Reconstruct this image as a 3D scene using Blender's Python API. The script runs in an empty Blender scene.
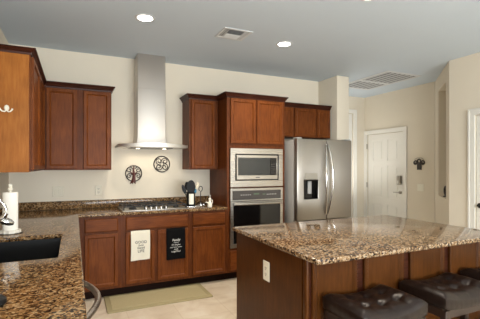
import bpy, bmesh, math, random
from mathutils import Vector, Matrix
random.seed(7)
C = bpy.context.scene.collection
S = bpy.context.scene
PI = math.pi
R = math.radians

# ------------------------------------------------------------------ camera
cam_d = bpy.data.cameras.new('camera')
cam_d.sensor_width = 36.0
cam_d.lens = 356.5 / 480 * 36.0
cam_d.shift_y = 6.7 / 480
cam_d.clip_start = 0.05
cam = bpy.data.objects.new('camera', cam_d)
cam.location = (0, 0, 1.415)
cam.rotation_euler = (R(90), 0, R(-24.9))
C.objects.link(cam)
S.camera = cam

# ------------------------------------------------------------------ world, light, exposure
w = bpy.data.worlds.new('world')
S.world = w
w.use_nodes = True
w.node_tree.nodes['Background'].inputs[0].default_value = (0.97, 0.98, 1.0, 1)
w.node_tree.nodes['Background'].inputs[1].default_value = 0.6
S.view_settings.view_transform = 'Standard'
S.view_settings.look = 'None'
S.view_settings.gamma = 1.0
S.view_settings.use_curve_mapping = False
S.view_settings.exposure = 0.13

def lamp(name, kind, loc, energy, color=(1, 1, 1), rot=(0, 0, 0), size=0.1, size_y=None, spot=None, blend=0.5):
    d = bpy.data.lights.new(name, kind)
    d.energy = energy
    d.color = color
    if kind == 'AREA':
        d.size = size
        if size_y:
            d.shape = 'RECTANGLE'
            d.size_y = size_y
        else:
            d.shape = 'DISK'
    elif kind == 'SPOT':
        d.shadow_soft_size = size
        d.spot_size = R(spot)
        d.spot_blend = blend
    else:
        d.shadow_soft_size = size
    o = bpy.data.objects.new(name, d)
    o.location = loc
    o.rotation_euler = rot
    C.objects.link(o)
    return o

WARM = (1.0, 0.87, 0.71)
# area lamp added behind the camera, aimed up to brighten the ceiling
lamp('ceiling_fill', 'AREA', (1.3, -3.05, 1.25), 380, (0.86, 0.93, 1.0), (R(137), 0, 0), 4.0, 1.3)
# unseen lamp added low in the entry hall to brighten it
lamp('hall_fill', 'AREA', (4.25, 4.95, 1.0), 10, (0.97, 0.97, 0.97), (R(150), 0, 0), 0.7)

# ------------------------------------------------------------------ materials
def newmat(name):
    m = bpy.data.materials.new(name)
    m.use_nodes = True
    nt = m.node_tree
    return m, nt, nt.nodes['Principled BSDF']

def N(nt, typ, **kw):
    n = nt.nodes.new(typ)
    for k, v in kw.items():
        setattr(n, k, v)
    return n

def ramp(nt, fac, stops):
    r = nt.nodes.new('ShaderNodeValToRGB')
    e = r.color_ramp.elements
    while len(e) < len(stops):
        e.new(0.5)
    for i, (p, c) in enumerate(stops):
        e[i].position = p
        e[i].color = (*c, 1)
    nt.links.new(fac, r.inputs[0])
    return r

def srgb(r, g, b):
    f = lambda c: c / 12.92 if c <= 0.04045 else ((c + 0.055) / 1.055) ** 2.4
    return (f(r / 255), f(g / 255), f(b / 255))

def coords(nt, scale=(1, 1, 1), kind='Object'):
    tc = nt.nodes.new('ShaderNodeTexCoord')
    mp = nt.nodes.new('ShaderNodeMapping')
    mp.inputs['Scale'].default_value = scale
    nt.links.new(tc.outputs[kind], mp.inputs[0])
    return mp.outputs[0]

def plain(name, col, rough=0.5, metal=0.0, spec=0.5, noise=0.0, nscale=20, bump=0.0):
    m, nt, b = newmat(name)
    b.inputs['Roughness'].default_value = rough
    b.inputs['Metallic'].default_value = metal
    b.inputs['Specular IOR Level'].default_value = spec
    b.inputs['Base Color'].default_value = (*col, 1)
    if noise or bump:
        n = N(nt, 'ShaderNodeTexNoise')
        n.inputs['Scale'].default_value = nscale
        n.inputs['Detail'].default_value = 4
        nt.links.new(coords(nt), n.inputs['Vector'])
        if noise:
            lo = tuple(c * (1 - noise) for c in col)
            hi = tuple(min(1, c * (1 + noise)) for c in col)
            r = ramp(nt, n.outputs[0], [(0.3, lo), (0.7, hi)])
            nt.links.new(r.outputs[0], b.inputs['Base Color'])
        if bump:
            bp = N(nt, 'ShaderNodeBump')
            bp.inputs['Strength'].default_value = bump
            bp.inputs['Distance'].default_value = 0.002
            nt.links.new(n.outputs[0], bp.inputs['Height'])
            nt.links.new(bp.outputs[0], b.inputs['Normal'])
    return m

def wood(name, dark, mid, light, axis='Z', rough=0.42):
    m, nt, b = newmat(name)
    sc = {'Z': (22, 22, 2.2), 'X': (2.2, 22, 22), 'Y': (22, 2.2, 22)}[axis]
    n = N(nt, 'ShaderNodeTexNoise')
    n.inputs['Scale'].default_value = 3.0
    n.inputs['Detail'].default_value = 7
    n.inputs['Roughness'].default_value = 0.62
    n.inputs['Distortion'].default_value = 0.35
    nt.links.new(coords(nt, sc), n.inputs['Vector'])
    r = ramp(nt, n.outputs[0], [(0.28, dark), (0.5, mid), (0.72, light)])
    n2 = N(nt, 'ShaderNodeTexNoise')
    n2.inputs['Scale'].default_value = 4.5
    n2.inputs['Detail'].default_value = 2
    nt.links.new(coords(nt), n2.inputs['Vector'])
    r2 = ramp(nt, n2.outputs[0], [(0.3, (0.72, 0.70, 0.68)), (0.7, (1.12, 1.12, 1.12))])
    mx = N(nt, 'ShaderNodeMix', data_type='RGBA', blend_type='MULTIPLY')
    mx.inputs[0].default_value = 0.8
    nt.links.new(r.outputs[0], mx.inputs[6])
    nt.links.new(r2.outputs[0], mx.inputs[7])
    nt.links.new(mx.outputs[2], b.inputs['Base Color'])
    b.inputs['Roughness'].default_value = rough
    b.inputs['Specular IOR Level'].default_value = 0.14
    return m

def granite(name, gain=1.0, spec=0.34, tint=(1, 1, 1)):
    m, nt, b = newmat(name)
    vec = coords(nt, (1, 1, 1))
    nz = N(nt, 'ShaderNodeTexNoise')
    nz.inputs['Scale'].default_value = 45
    nz.inputs['Detail'].default_value = 3
    nt.links.new(vec, nz.inputs['Vector'])
    mixv = N(nt, 'ShaderNodeMix', data_type='VECTOR')
    mixv.inputs[0].default_value = 0.015
    nt.links.new(vec, mixv.inputs[4])
    nt.links.new(nz.outputs['Color'], mixv.inputs[5])
    v = N(nt, 'ShaderNodeTexVoronoi')
    v.inputs['Scale'].default_value = 112
    nt.links.new(mixv.outputs[1], v.inputs['Vector'])
    sep = N(nt, 'ShaderNodeSeparateColor')
    nt.links.new(v.outputs['Color'], sep.inputs[0])
    nb = N(nt, 'ShaderNodeTexNoise')
    nb.inputs['Scale'].default_value = 16
    nb.inputs['Detail'].default_value = 3
    nt.links.new(vec, nb.inputs['Vector'])
    ma = N(nt, 'ShaderNodeMath', operation='MULTIPLY_ADD')
    ma.inputs[1].default_value = 0.7
    nt.links.new(sep.outputs[0], ma.inputs[0])
    mb = N(nt, 'ShaderNodeMath', operation='MULTIPLY')
    mb.inputs[1].default_value = 0.36
    nt.links.new(nb.outputs[0], mb.inputs[0])
    nt.links.new(mb.outputs[0], ma.inputs[2])
    g = lambda r, gg, bb: tuple(c * gain * k for c, k in zip(srgb(r, gg, bb), tint))
    r = ramp(nt, ma.outputs[0], [(0.16, g(26, 20, 17)), (0.34, g(60, 45, 34)), (0.45, g(102, 78, 54)),
                                 (0.57, g(126, 96, 66)), (0.70, g(146, 118, 86)), (0.82, g(176, 156, 130)), (0.92, g(110, 82, 60))])
    nt.links.new(r.outputs[0], b.inputs['Base Color'])
    b.inputs['Roughness'].default_value = 0.09
    b.inputs['Specular IOR Level'].default_value = spec
    return m

ANISO = 0.0
def steel(name, col=(0.62, 0.60, 0.57), rough=0.27, axis='Z'):
    m, nt, b = newmat(name)
    sc = {'Z': (2.0, 2.0, 220), 'X': (2.0, 220, 220)}[axis]
    n = N(nt, 'ShaderNodeTexNoise')
    n.inputs['Scale'].default_value = 1.0
    n.inputs['Detail'].default_value = 2
    nt.links.new(coords(nt, sc), n.inputs['Vector'])
    mr = N(nt, 'ShaderNodeMapRange')
    mr.inputs['To Min'].default_value = rough - 0.05
    mr.inputs['To Max'].default_value = rough + 0.07
    nt.links.new(n.outputs[0], mr.inputs[0])
    nt.links.new(mr.outputs[0], b.inputs['Roughness'])
    b.inputs['Base Color'].default_value = (*col, 1)
    b.inputs['Metallic'].default_value = 1.0
    if axis == 'Z':
        tg = N(nt, 'ShaderNodeTangent', direction_type='RADIAL', axis='Z')
        nt.links.new(tg.outputs[0], b.inputs['Tangent'])
        b.inputs['Anisotropic'].default_value = 0.8
        b.inputs['Anisotropic Rotation'].default_value = ANISO
    return m

def tile_floor():
    m, nt, b = newmat('travertine_tile')
    vec = coords(nt)
    br = N(nt, 'ShaderNodeTexBrick')
    br.offset = 0.0
    br.inputs['Scale'].default_value = 1.0
    br.inputs['Brick Width'].default_value = 0.457
    br.inputs['Row Height'].default_value = 0.457
    br.inputs['Mortar Size'].default_value = 0.004
    br.inputs['Color1'].default_value = (1, 1, 1, 1)
    br.inputs['Color2'].default_value = (0.95, 0.945, 0.935, 1)
    br.inputs['Mortar'].default_value = (0.87, 0.84, 0.80, 1)
    nt.links.new(vec, br.inputs['Vector'])
    n = N(nt, 'ShaderNodeTexNoise')
    n.inputs['Scale'].default_value = 4.5
    n.inputs['Detail'].default_value = 6
    n.inputs['Distortion'].default_value = 0.6
    nt.links.new(vec, n.inputs['Vector'])
    r = ramp(nt, n.outputs[0], [(0.3, srgb(206, 188, 164)), (0.52, srgb(224, 209, 187)), (0.75, srgb(236, 226, 208))])
    mx = N(nt, 'ShaderNodeMix', data_type='RGBA', blend_type='MULTIPLY')
    mx.inputs[0].default_value = 1.0
    nt.links.new(r.outputs[0], mx.inputs[6])
    nt.links.new(br.outputs[0], mx.inputs[7])
    nt.links.new(mx.outputs[2], b.inputs['Base Color'])
    b.inputs['Roughness'].default_value = 0.38
    return m

def emit(name, col, strength):
    m, nt, b = newmat(name)
    b.inputs['Base Color'].default_value = (*col, 1)
    b.inputs['Emission Color'].default_value = (*col, 1)
    b.inputs['Emission Strength'].default_value = strength
    return m

W_D, W_M, W_L = srgb(88, 43, 14), srgb(108, 56, 20), srgb(124, 68, 27)
M = {}
M['wood'] = wood('cherry_wood', W_D, W_M, W_L, 'Z')
M['wood_shaded'] = wood('cherry_frame_shaded', srgb(76, 36, 12), srgb(93, 47, 17), srgb(107, 57, 23), 'Z')  # cherry darkened to paint in the shade around the door fronts
M['wood_x'] = wood('cherry_wood_drawer', W_D, W_M, W_L, 'X')
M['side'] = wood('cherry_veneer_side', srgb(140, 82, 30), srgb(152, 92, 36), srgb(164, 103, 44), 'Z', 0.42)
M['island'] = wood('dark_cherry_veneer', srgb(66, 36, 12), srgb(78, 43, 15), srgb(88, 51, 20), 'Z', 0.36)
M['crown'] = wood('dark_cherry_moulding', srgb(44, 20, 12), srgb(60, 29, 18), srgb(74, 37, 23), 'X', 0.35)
M['kick'] = plain('toe_kick_black_brown', srgb(34, 18, 11), 0.7, spec=0.1)
M['granite'] = granite('brown_granite')
M['granite_left'] = granite('gold_brown_granite', 0.86, 0.22, (1.02, 0.92, 0.74))
M['wall'] = plain('cream_wall_paint', srgb(222, 211, 191), 0.85, noise=0.015, nscale=3, bump=0.05)
M['hallwall'] = M['wall']
M['ceiling'] = plain('ceiling_paint', srgb(198, 208, 216), 0.9, noise=0.01, nscale=2)
M['white'] = plain('white_door_paint', srgb(228, 224, 214), 0.45)
M['floor'] = tile_floor()
M['steel'] = steel('brushed_steel', (0.37, 0.34, 0.30), 0.34)
M['steel_hood'] = steel('hood_brushed_steel', (0.58, 0.53, 0.48), 0.36)
M['steel_visor'] = steel('visor_satin_steel', (0.74, 0.72, 0.68), 0.42, 'X')
M['steel_h'] = steel('brushed_steel_bar', (0.45, 0.42, 0.38), 0.28, 'X')
M['fridge_side'] = plain('grey_fridge_side', srgb(168, 166, 162), 0.45)
M['chrome'] = plain('chrome', (0.55, 0.53, 0.50), 0.14, 1.0)
M['black_glass'] = plain('black_glass', srgb(16, 15, 15), 0.06)
M['mw_glass'] = plain('microwave_window_glass', srgb(46, 48, 48), 0.08)
M['black'] = plain('black_plastic', srgb(14, 13, 13), 0.5, spec=0.25)
M['panel_grey'] = plain('dark_grey_control_panel', srgb(66, 62, 60), 0.22)
M['black_iron'] = plain('black_cast_iron', srgb(24, 23, 23), 0.55)
M['sink'] = plain('black_composite_sink', srgb(18, 18, 19), 0.35, noise=0.3, nscale=300)
M['iron'] = plain('wrought_iron', srgb(40, 28, 22), 0.5)
M['trunk'] = plain('red_brown_trunk', srgb(84, 34, 24), 0.5)
M['leather'] = plain('dark_brown_leather', srgb(30, 20, 16), 0.34, spec=0.32, noise=0.25, nscale=35, bump=0.5)
M['stool_wood'] = plain('espresso_wood', srgb(44, 30, 24), 0.35)
M['paper'] = plain('paper_towel', srgb(240, 236, 226), 0.9)
M['plastic_white'] = plain('white_plastic', srgb(232, 226, 208), 0.4)
M['almond'] = plain('almond_plate', srgb(206, 196, 172), 0.4)
M['slot'] = plain('outlet_slot', srgb(60, 54, 46), 0.5)
M['mat'] = plain('olive_tan_mat', srgb(180, 167, 128), 0.75, noise=0.06, nscale=60)
M['mat_edge'] = plain('mat_border', srgb(166, 153, 114), 0.8)
M['towel_w'] = plain('white_cotton', srgb(226, 220, 202), 0.95, bump=0.3, nscale=400)
M['towel_b'] = plain('black_cotton', srgb(11, 10, 11), 0.95, spec=0.15)
M['ink'] = plain('dark_ink', srgb(52, 50, 48), 0.9)
M['ink_w'] = plain('white_ink', srgb(214, 212, 206), 0.9)
M['vent'] = plain('vent_metal_white', srgb(206, 208, 208), 0.5)
M['vent_dark'] = plain('vent_interior', srgb(66, 66, 66), 0.8)
M['vent_slat'] = plain('vent_blade_grey', srgb(176, 177, 177), 0.5)
M['bulb'] = emit('lamp_lens', (1.0, 0.95, 0.86), 9)
M['hood_bulb'] = emit('hood_lamp_lens', (1.0, 0.88, 0.68), 6)
M['led'] = emit('green_display', srgb(70, 92, 66), 0.0)
M['blue'] = plain('teal_silicone', srgb(44, 112, 140), 0.5)
M['cream'] = plain('cream_silicone', srgb(212, 200, 176), 0.5)
M['bronze'] = plain('dark_bronze', srgb(70, 62, 54), 0.35, 0.8)
M['nickel'] = plain('satin_nickel', (0.45, 0.42, 0.38), 0.3, 1.0)
M['silver_grey'] = plain('dull_pewter', srgb(150, 144, 132), 0.5)
M['frost'] = plain('frosted_acrylic', srgb(222, 216, 204), 0.15)

# ------------------------------------------------------------------ mesh builder
class MB:
    def __init__(self):
        self.bm = bmesh.new()

    def box(self, x0, x1, y0, y1, z0, z1, bev=0.0, seg=2, f=None):
        bm = self.bm
        r = bmesh.ops.create_cube(bm, size=1.0)
        vs = r['verts']
        for v in vs:
            v.co = Vector(((x0 + x1) / 2 + v.co.x * (x1 - x0), (y0 + y1) / 2 + v.co.y * (y1 - y0), (z0 + z1) / 2 + v.co.z * (z1 - z0)))
        if bev:
            es = list({e for v in vs for e in v.link_edges})
            r2 = bmesh.ops.bevel(bm, geom=es, offset=bev, segments=seg, affect='EDGES', profile=0.5)
            vs = list({v for fc in r2['faces'] for v in fc.verts} | {v for v in vs if v.is_valid})
        if f:
            for v in vs:
                v.co = f(v.co)
        return self

    def prism(self, pts, a, b, f):
        """polygon pts (u,v) extruded between a and b; f(u,v,t)->xyz"""
        bm = self.bm
        A = [bm.verts.new(f(u, v, a)) for u, v in pts]
        B = [bm.verts.new(f(u, v, b)) for u, v in pts]
        n = len(pts)
        bm.faces.new(A)
        bm.faces.new(B[::-1])
        for i in range(n):
            bm.faces.new((A[i], B[i], B[(i + 1) % n], A[(i + 1) % n]))
        return self

    def lathe(self, prof, c, seg=24, axis='Z', sx=1.0, sy=1.0):
        bm = self.bm
        rings = []
        for r, h in prof:
            if r < 1e-6:
                rings.append([self._ax(c, 0, 0, h, axis)])
                rings[-1] = [bm.verts.new(rings[-1][0])]
            else:
                rings.append([bm.verts.new(self._ax(c, r * sx * math.cos(2 * PI * k / seg), r * sy * math.sin(2 * PI * k / seg), h, axis)) for k in range(seg)])
        for a, b in zip(rings, rings[1:]):
            for k in range(seg):
                k2 = (k + 1) % seg
                if len(a) == 1 and len(b) == 1:
                    continue
                if len(a) == 1:
                    bm.faces.new((a[0], b[k], b[k2]))
                elif len(b) == 1:
                    bm.faces.new((a[k], a[k2], b[0]))
                else:
                    bm.faces.new((a[k], a[k2], b[k2], b[k]))
        for ring in (rings[0], rings[-1]):
            if len(ring) > 2:
                bm.faces.new(ring)
        return self

    @staticmethod
    def _ax(c, u, v, h, axis):
        if axis == 'Z':
            return Vector((c[0] + u, c[1] + v, c[2] + h))
        if axis == 'Y':
            return Vector((c[0] + u, c[1] + h, c[2] + v))
        return Vector((c[0] + h, c[1] + u, c[2] + v))

    def tube(self, pts, rad, seg=10, closed=False, flat=None):
        bm = self.bm
        pts = [Vector(p) for p in pts]
        n = len(pts)
        rads = rad if isinstance(rad, (list, tuple)) else [rad] * n
        rings = []
        up = None
        for i, p in enumerate(pts):
            if closed:
                t = (pts[(i + 1) % n] - pts[i - 1]).normalized()
            else:
                t = (pts[min(i + 1, n - 1)] - pts[max(i - 1, 0)]).normalized()
            if up is None:
                up = Vector((0, 0, 1)) if abs(t.z) < 0.9 else Vector((0, 1, 0))
            s = t.cross(up)
            if s.length < 1e-4:
                s = t.cross(Vector((1, 0, 0)))
            s.normalize()
            up = s.cross(t).normalized()
            ring = []
            for k in range(seg):
                a = 2 * PI * k / seg
                ring.append(bm.verts.new(p + (s * math.cos(a) + up * math.sin(a)) * rads[i]))
            rings.append(ring)
        rng = range(n) if closed else range(n - 1)
        for i in rng:
            a, b = rings[i], rings[(i + 1) % n]
            for k in range(seg):
                k2 = (k + 1) % seg
                bm.faces.new((a[k], a[k2], b[k2], b[k]))
        if not closed:
            bm.faces.new(rings[0][::-1])
            bm.faces.new(rings[-1])
        return self

    def grid(self, us, vs, n0, n1, f, holes=(), bev=0.0, seg=2):
        """slab over the cells of us x vs except holes; f(u,v,n)->xyz"""
        bm = self.bm
        top, bot = {}, {}
        inside = lambda i, j: 0 <= i < len(us) - 1 and 0 <= j < len(vs) - 1 and not any(
            h[0] - 1e-6 <= us[i] and us[i + 1] <= h[1] + 1e-6 and h[2] - 1e-6 <= vs[j] and vs[j + 1] <= h[3] + 1e-6 for h in holes)
        def g(d, i, j, n):
            if (i, j) not in d:
                d[(i, j)] = bm.verts.new(f(us[i], vs[j], n))
            return d[(i, j)]
        newf = []
        for i in range(len(us) - 1):
            for j in range(len(vs) - 1):
                if not inside(i, j):
                    continue
                q = [(i, j), (i + 1, j), (i + 1, j + 1), (i, j + 1)]
                newf.append(bm.faces.new([g(top, a, b, n1) for a, b in q]))
                newf.append(bm.faces.new([g(bot, a, b, n0) for a, b in q][::-1]))
                for (a, b), (di, dj) in zip(((0, 1), (1, 2), (2, 3), (3, 0)), ((0, -1), (1, 0), (0, 1), (-1, 0))):
                    if not inside(i + di, j + dj):
                        newf.append(bm.faces.new((g(top, *q[a], n1), g(top, *q[b], n1), g(bot, *q[b], n0), g(bot, *q[a], n0))))
        if bev:
            bmesh.ops.recalc_face_normals(bm, faces=newf)
            es = [e for e in {e for fc in newf for e in fc.edges} if len(e.link_faces) == 2 and e.calc_face_angle(0) > 0.6]
            bmesh.ops.bevel(bm, geom=es, offset=bev, segments=seg, affect='EDGES', profile=0.5)
        return self

    def build(self, name, mat, parent=None, smooth=35):
        bm = self.bm
        bmesh.ops.recalc_face_normals(bm, faces=bm.faces[:])
        off = ORG.get(parent.name, Vector((0, 0, 0))) if parent else Vector((0, 0, 0))
        if parent:
            for v in bm.verts:
                v.co -= off
        me = bpy.data.meshes.new(name)
        bm.to_mesh(me)
        bm.free()
        if smooth:
            for p in me.polygons:
                p.use_smooth = True
            me.set_sharp_from_angle(angle=R(smooth))
        me.materials.append(M[mat] if isinstance(mat, str) else mat)
        o = bpy.data.objects.new(name, me)
        C.objects.link(o)
        if parent:
            o.parent = parent
            ORG[o.name] = off
        return o

ORG = {}
XYZ = lambda u, v, n: Vector((u, v, n))
def face_ny(y):            # u=x, v=z, outward = -Y
    return lambda u, v, n: Vector((u, y - n, v))
def face_px(x):            # u=y, v=z, outward = +X
    return lambda u, v, n: Vector((x + n, u, v))
def face_nx(x):
    return lambda u, v, n: Vector((x - n, u, v))

def thing(name, label, cat, loc=(0, 0, 0), group=None):
    o = bpy.data.objects.new(name, None)
    o.empty_display_size = 0.1
    C.objects.link(o)
    o.location = loc
    ORG[o.name] = Vector(loc)
    return tag(o, label, cat, group)

def tag(o, label, cat, group=None):
    o['label'] = label
    o['category'] = cat
    if group:
        o['group'] = group
    return o

def struct(name, mb, mat, label, cat):
    o = mb.build(name, mat)
    o['kind'] = 'structure'
    return tag(o, label, cat)

def sthing(name, label, cat, loc):
    o = thing(name, label, cat, loc)
    o['kind'] = 'structure'
    return o

def copy_tree(o, parent=None):
    c = o.copy()
    C.objects.link(c)
    if parent:
        c.parent = parent
    for ch in [x for x in C.objects if x.parent == o]:
        copy_tree(ch, c)
    return c

def text_mesh(mb, body, size, f, align='CENTER', depth=0.0012, shear=0.0, bold=0.0):
    cu = bpy.data.curves.new('txt', 'FONT')
    cu.body = body
    cu.size = size
    cu.align_x = align
    cu.extrude = depth / 2
    cu.shear = shear
    cu.offset = bold
    cu.resolution_u = 2
    ob = bpy.data.objects.new('txt', cu)
    C.objects.link(ob)
    dg = bpy.context.evaluated_depsgraph_get()
    me = bpy.data.meshes.new_from_object(ob.evaluated_get(dg))
    base = len(mb.bm.verts)
    mb.bm.from_mesh(me)
    mb.bm.verts.ensure_lookup_table()
    for v in mb.bm.verts[base:]:
        v.co = f(v.co.x, v.co.y, v.co.z + depth / 2)
    bpy.data.objects.remove(ob)
    bpy.data.curves.remove(cu)
    bpy.data.meshes.remove(me)

# ------------------------------------------------------------------ dimensions
CEIL = 2.772
YW = 4.66            # kitchen wall
XL = -0.66           # left wall
CT = 0.914           # counter top

# ------------------------------------------------------------------ structure
mb = MB().box(XL - 0.12, 5.6, -3.2, 5.6, -0.1, 0.0)
struct('floor', mb, 'floor', 'beige travertine tile floor', 'floor')
mb = MB().box(XL - 0.12, 5.6, -3.2, 5.6, CEIL, CEIL + 0.1)
struct('ceiling', mb, 'ceiling', 'flat pale grey ceiling', 'ceiling')
mb = MB().box(XL - 0.12, 3.55, YW, YW + 0.12, 0, CEIL)
struct('wall_back', mb, 'wall', 'cream wall behind the cooktop and hood', 'wall')
mb = MB().box(XL - 0.12, XL, -3.2, YW, 0, CEIL)
struct('wall_left', mb, 'wall', 'cream wall at the left of the sink', 'wall')
mb = MB().box(3.55, 3.78, 4.21, 5.38, 0, CEIL, 0.012)
struct('wall_alcove', mb, 'wall', 'stub wall at the right of the refrigerator', 'wall')
XE = 5.23
# hall back wall with door opening
HY = 5.38
hx0, hx1, hz = 4.15, 4.93, 2.44
mb = MB().grid([3.5, hx0, hx1, XE + 0.12], [0, hz, CEIL], -0.12, 0, face_ny(HY), [(hx0, hx1, 0, hz)])
struct('wall_hall', mb, 'wall', 'cream end wall of the entry hall', 'wall')
# entry wall with front door opening
ey0, ey1, ez = 4.46, 5.31, 2.03
mb = MB().grid([3.87, ey0, ey1, HY], [0, ez, CEIL], -0.12, 0, face_nx(XE), [(ey0, ey1, 0, ez)])
struct('wall_entry', mb, 'wall', 'cream wall with the white front door', 'wall')
# diagonal wall with niche
A, B = Vector((XE, 3.855, 0)), Vector((4.374, 3.03, 0))
DL = (B - A).length
DU = (B - A).normalized()
DN = Vector((DU.y, -DU.x, 0))
if DN.x > 0:
    DN = -DN
def face_diag(u, v, n):
    p = A + DU * u + DN * n
    return Vector((p.x, p.y, v))
nu0, nu1, nz0, nz1 = 0.325, 0.965, 0.975, 2.55
mb = MB().grid([0, nu0, nu1, DL], [0, nz0, nz1, CEIL], -0.26, 0, face_diag, [(nu0, nu1, nz0, nz1)])
mb.grid([nu0 - .02, nu1 + .02], [nz0 - .02, nz1 + .02], -0.32, -0.261, face_diag)
struct('wall_diagonal', mb, 'wall', 'angled cream wall with a tall niche', 'wall')
# right wall with door opening
XR = 4.374
ry0, ry1 = 1.93, 2.70
mb = MB().grid([-3.2, ry0, ry1, 3.03], [0, 2.03, CEIL], -0.12, 0, face_nx(XR), [(ry0, ry1, 0, 2.03)])
struct('wall_right', mb, 'wall', 'cream wall at the far right with a white door', 'wall')

# unseen wall added behind the camera to block low light, with a gap
mb = MB().grid([XL - .12, -0.2, 3.6, XR + .12], [0, 0.6, 2.0, CEIL], -0.12, 0, lambda u, v, n: Vector((u, -3.2 + n, v)), [(-0.2, 3.6, 0.6, 2.0)])
struct('wall_rear_added', mb, 'wall', 'unseen cream wall added to cut low light, with a wide opening', 'wall')

def room_door(name, label, f, u0, u1, h, hinge_low, wide=0.075, panels=True):
    """f(u,v,n); opening u0..u1, height h"""
    c = f((u0 + u1) / 2, 0, 0)
    t = sthing(name, label, 'door', (c.x, c.y, 0))
    mb = MB()
    mb.prism([(u0 - wide, 0), (u0 - wide, h + wide), (u1 + wide, h + wide), (u1 + wide, 0), (u1, 0), (u1, h), (u0, h), (u0, 0)], 0.001, 0.018, f)
    mb.prism([(u0 - wide, 0), (u0 - wide, h + wide), (u1 + wide, h + wide), (u1 + wide, 0), (u1 + wide - .02, 0), (u1 + wide - .02, h + wide - .02), (u0 - wide + .02, h + wide - .02), (u0 - wide + .02, 0)], 0.017, 0.026, f)
    mb.build('casing', 'white', t)
    mb = MB()
    mb.prism([(u0 + .004, .008), (u0 + .004, h - .004), (u1 - .004, h - .004), (u1 - .004, .008)], -0.058, -0.028, f)
    rows = [(0.18, 0.70), (0.83, 1.42), (1.52, h - .13)] if h < 2.2 else [(0.2, 0.9), (1.05, h - .15)]
    mid = (u0 + u1) / 2
    # raised stiles and rails leave sunk panels
    cols = [(u0 + .13, mid - .055), (mid + .055, u1 - .13)]
    us = sorted({u0 + .004, u1 - .004, *[c for q in cols for c in q]})
    vs = sorted({.008, h - .004, *[r for q in rows for r in q]})
    holes = [(a, b, r0, r1) for a, b in cols for r0, r1 in rows]
    mb.grid(us, vs, -0.029, -0.016, f, holes, 0.004, 1)
    for a, b in cols:
        for r0, r1 in rows:
            i = 0.035
            mb.prism([(a + i, r0 + i), (a + i, r1 - i), (b - i, r1 - i), (b - i, r0 + i)], -0.0285, -0.02, f)
    leaf = mb.build('door_leaf', 'white', t)
    return t, leaf

# front door: hinges at the far end, keypad and lever at the near end
fe = face_nx(XE)
door1, leaf1 = room_door('door_1', 'white panelled front door with keypad lock', fe, ey0, ey1, ez, False)
for z in (0.25, 1.05, 1.8):
    MB().box(XE - .022, XE - .006, ey1 - .012, ey1 + .006, z - .05, z + .05).build('hinge', 'nickel', leaf1)
mb = MB().box(XE - .05, XE + .018, ey0 + .045, ey0 + .115, 1.09, 1.25, 0.012)
MB().box(XE - .056, XE - .045, ey0 + .06, ey0 + .10, 1.16, 1.235, 0.003).build('keypad', 'silver_grey', leaf1)
mb.build('deadbolt', 'nickel', leaf1)
mb = MB().lathe([(0.032, 0), (0.032, -.012), (0.012, -.018), (0.012, -.045)], (XE + .015, ey0 + .08, 0.95), 16, 'X')
mb.tube([(XE - .035, ey0 + .08, 0.95), (XE - .045, ey0 + .12, 0.95), (XE - .045, ey0 + .18, 0.948)], 0.009)
mb.build('door_handle', 'nickel', leaf1)
door2, leaf2 = room_door('door_2', 'tall white closet door beyond the stub wall', face_ny(HY), hx0, hx1, hz, True)
door3, leaf3 = room_door('door_3', 'white door at the right edge', face_nx(XR), ry0, ry1, 2.03, True)
mb = MB().lathe([(0.03, 0), (0.03, -.012), (0.012, -.018), (0.012, -.05)], (XR + .015, ry1 - .05, 0.945), 16, 'X')
mb.tube([(XR - .035, ry1 - .05, 0.945), (XR - .045, ry1 - .09, 0.945), (XR - .045, ry1 - .16, 0.943)], 0.009)
mb.build('door_handle', 'black', leaf3)

# baseboards
def base_strip(name, f, a, b, label):
    mb = MB().prism([(a, 0.001), (a, 0.10), (b, 0.10), (b, 0.001)], 0.001, 0.014, f)
    struct(name, mb, 'white', label, 'baseboard')
base_strip('baseboard_entry', fe, 3.90, ey0 - .08, 'white baseboard beside the front door')
base_strip('baseboard_right', face_nx(XR), ry1 + .08, 3.02, 'white baseboard at the right wall')
base_strip('baseboard_diagonal', face_diag, .02, DL - .01, 'white baseboard of the angled wall')

# ------------------------------------------------------------------ cabinet pieces
def shaker(f, u0, u1, v0, v1, mat, parent, name='door', stile=0.046, n0=0.001, th=0.020, panel='panel', label=None):
    """frame with a bevelled inner edge and a recessed flat panel as a sub-part"""
    mb = MB()
    bm = mb.bm
    def ring(i, n):
        return [bm.verts.new(f(a, b, n)) for a, b in ((u0 + i, v0 + i), (u1 - i, v0 + i), (u1 - i, v1 - i), (u0 + i, v1 - i))]
    prof = [(0, n0), (0, n0 + th - .004), (.004, n0 + th), (stile - .014, n0 + th), (stile - .011, n0 + th + .001), (stile + .001, n0 + th - .0105), (stile + .0012, n0 + .006)]
    rings = [ring(*p) for p in prof]
    for a, b in zip(rings, rings[1:]):
        for k in range(4):
            bm.faces.new((a[k], a[(k + 1) % 4], b[(k + 1) % 4], b[k]))
    d = mb.build(name, mat, parent, 20)
    if label:
        d['label'] = label
    i = stile + .0008
    pm = MB().prism([(u0 + i, v0 + i), (u1 - i, v0 + i), (u1 - i, v1 - i), (u0 + i, v1 - i)], n0, n0 + .009, f)
    pm.build(panel, mat, d, 0)
    return d

def slab_front(f, u0, u1, v0, v1, mat, parent, name='drawer', n0=0.001, th=0.020):
    mb = MB()
    bm = mb.bm
    def ring(i, n):
        return [bm.verts.new(f(a, b, n)) for a, b in ((u0 + i, v0 + i), (u1 - i, v0 + i), (u1 - i, v1 - i), (u0 + i, v1 - i))]
    rings = [ring(0, n0), ring(0, n0 + th - .008), ring(.010, n0 + th)]
    for a, b in zip(rings, rings[1:]):
        for k in range(4):
            bm.faces.new((a[k], a[(k + 1) % 4], b[(k + 1) % 4], b[k]))
    bm.faces.new(rings[-1])
    return mb.build(name, mat, parent, 20)

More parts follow.
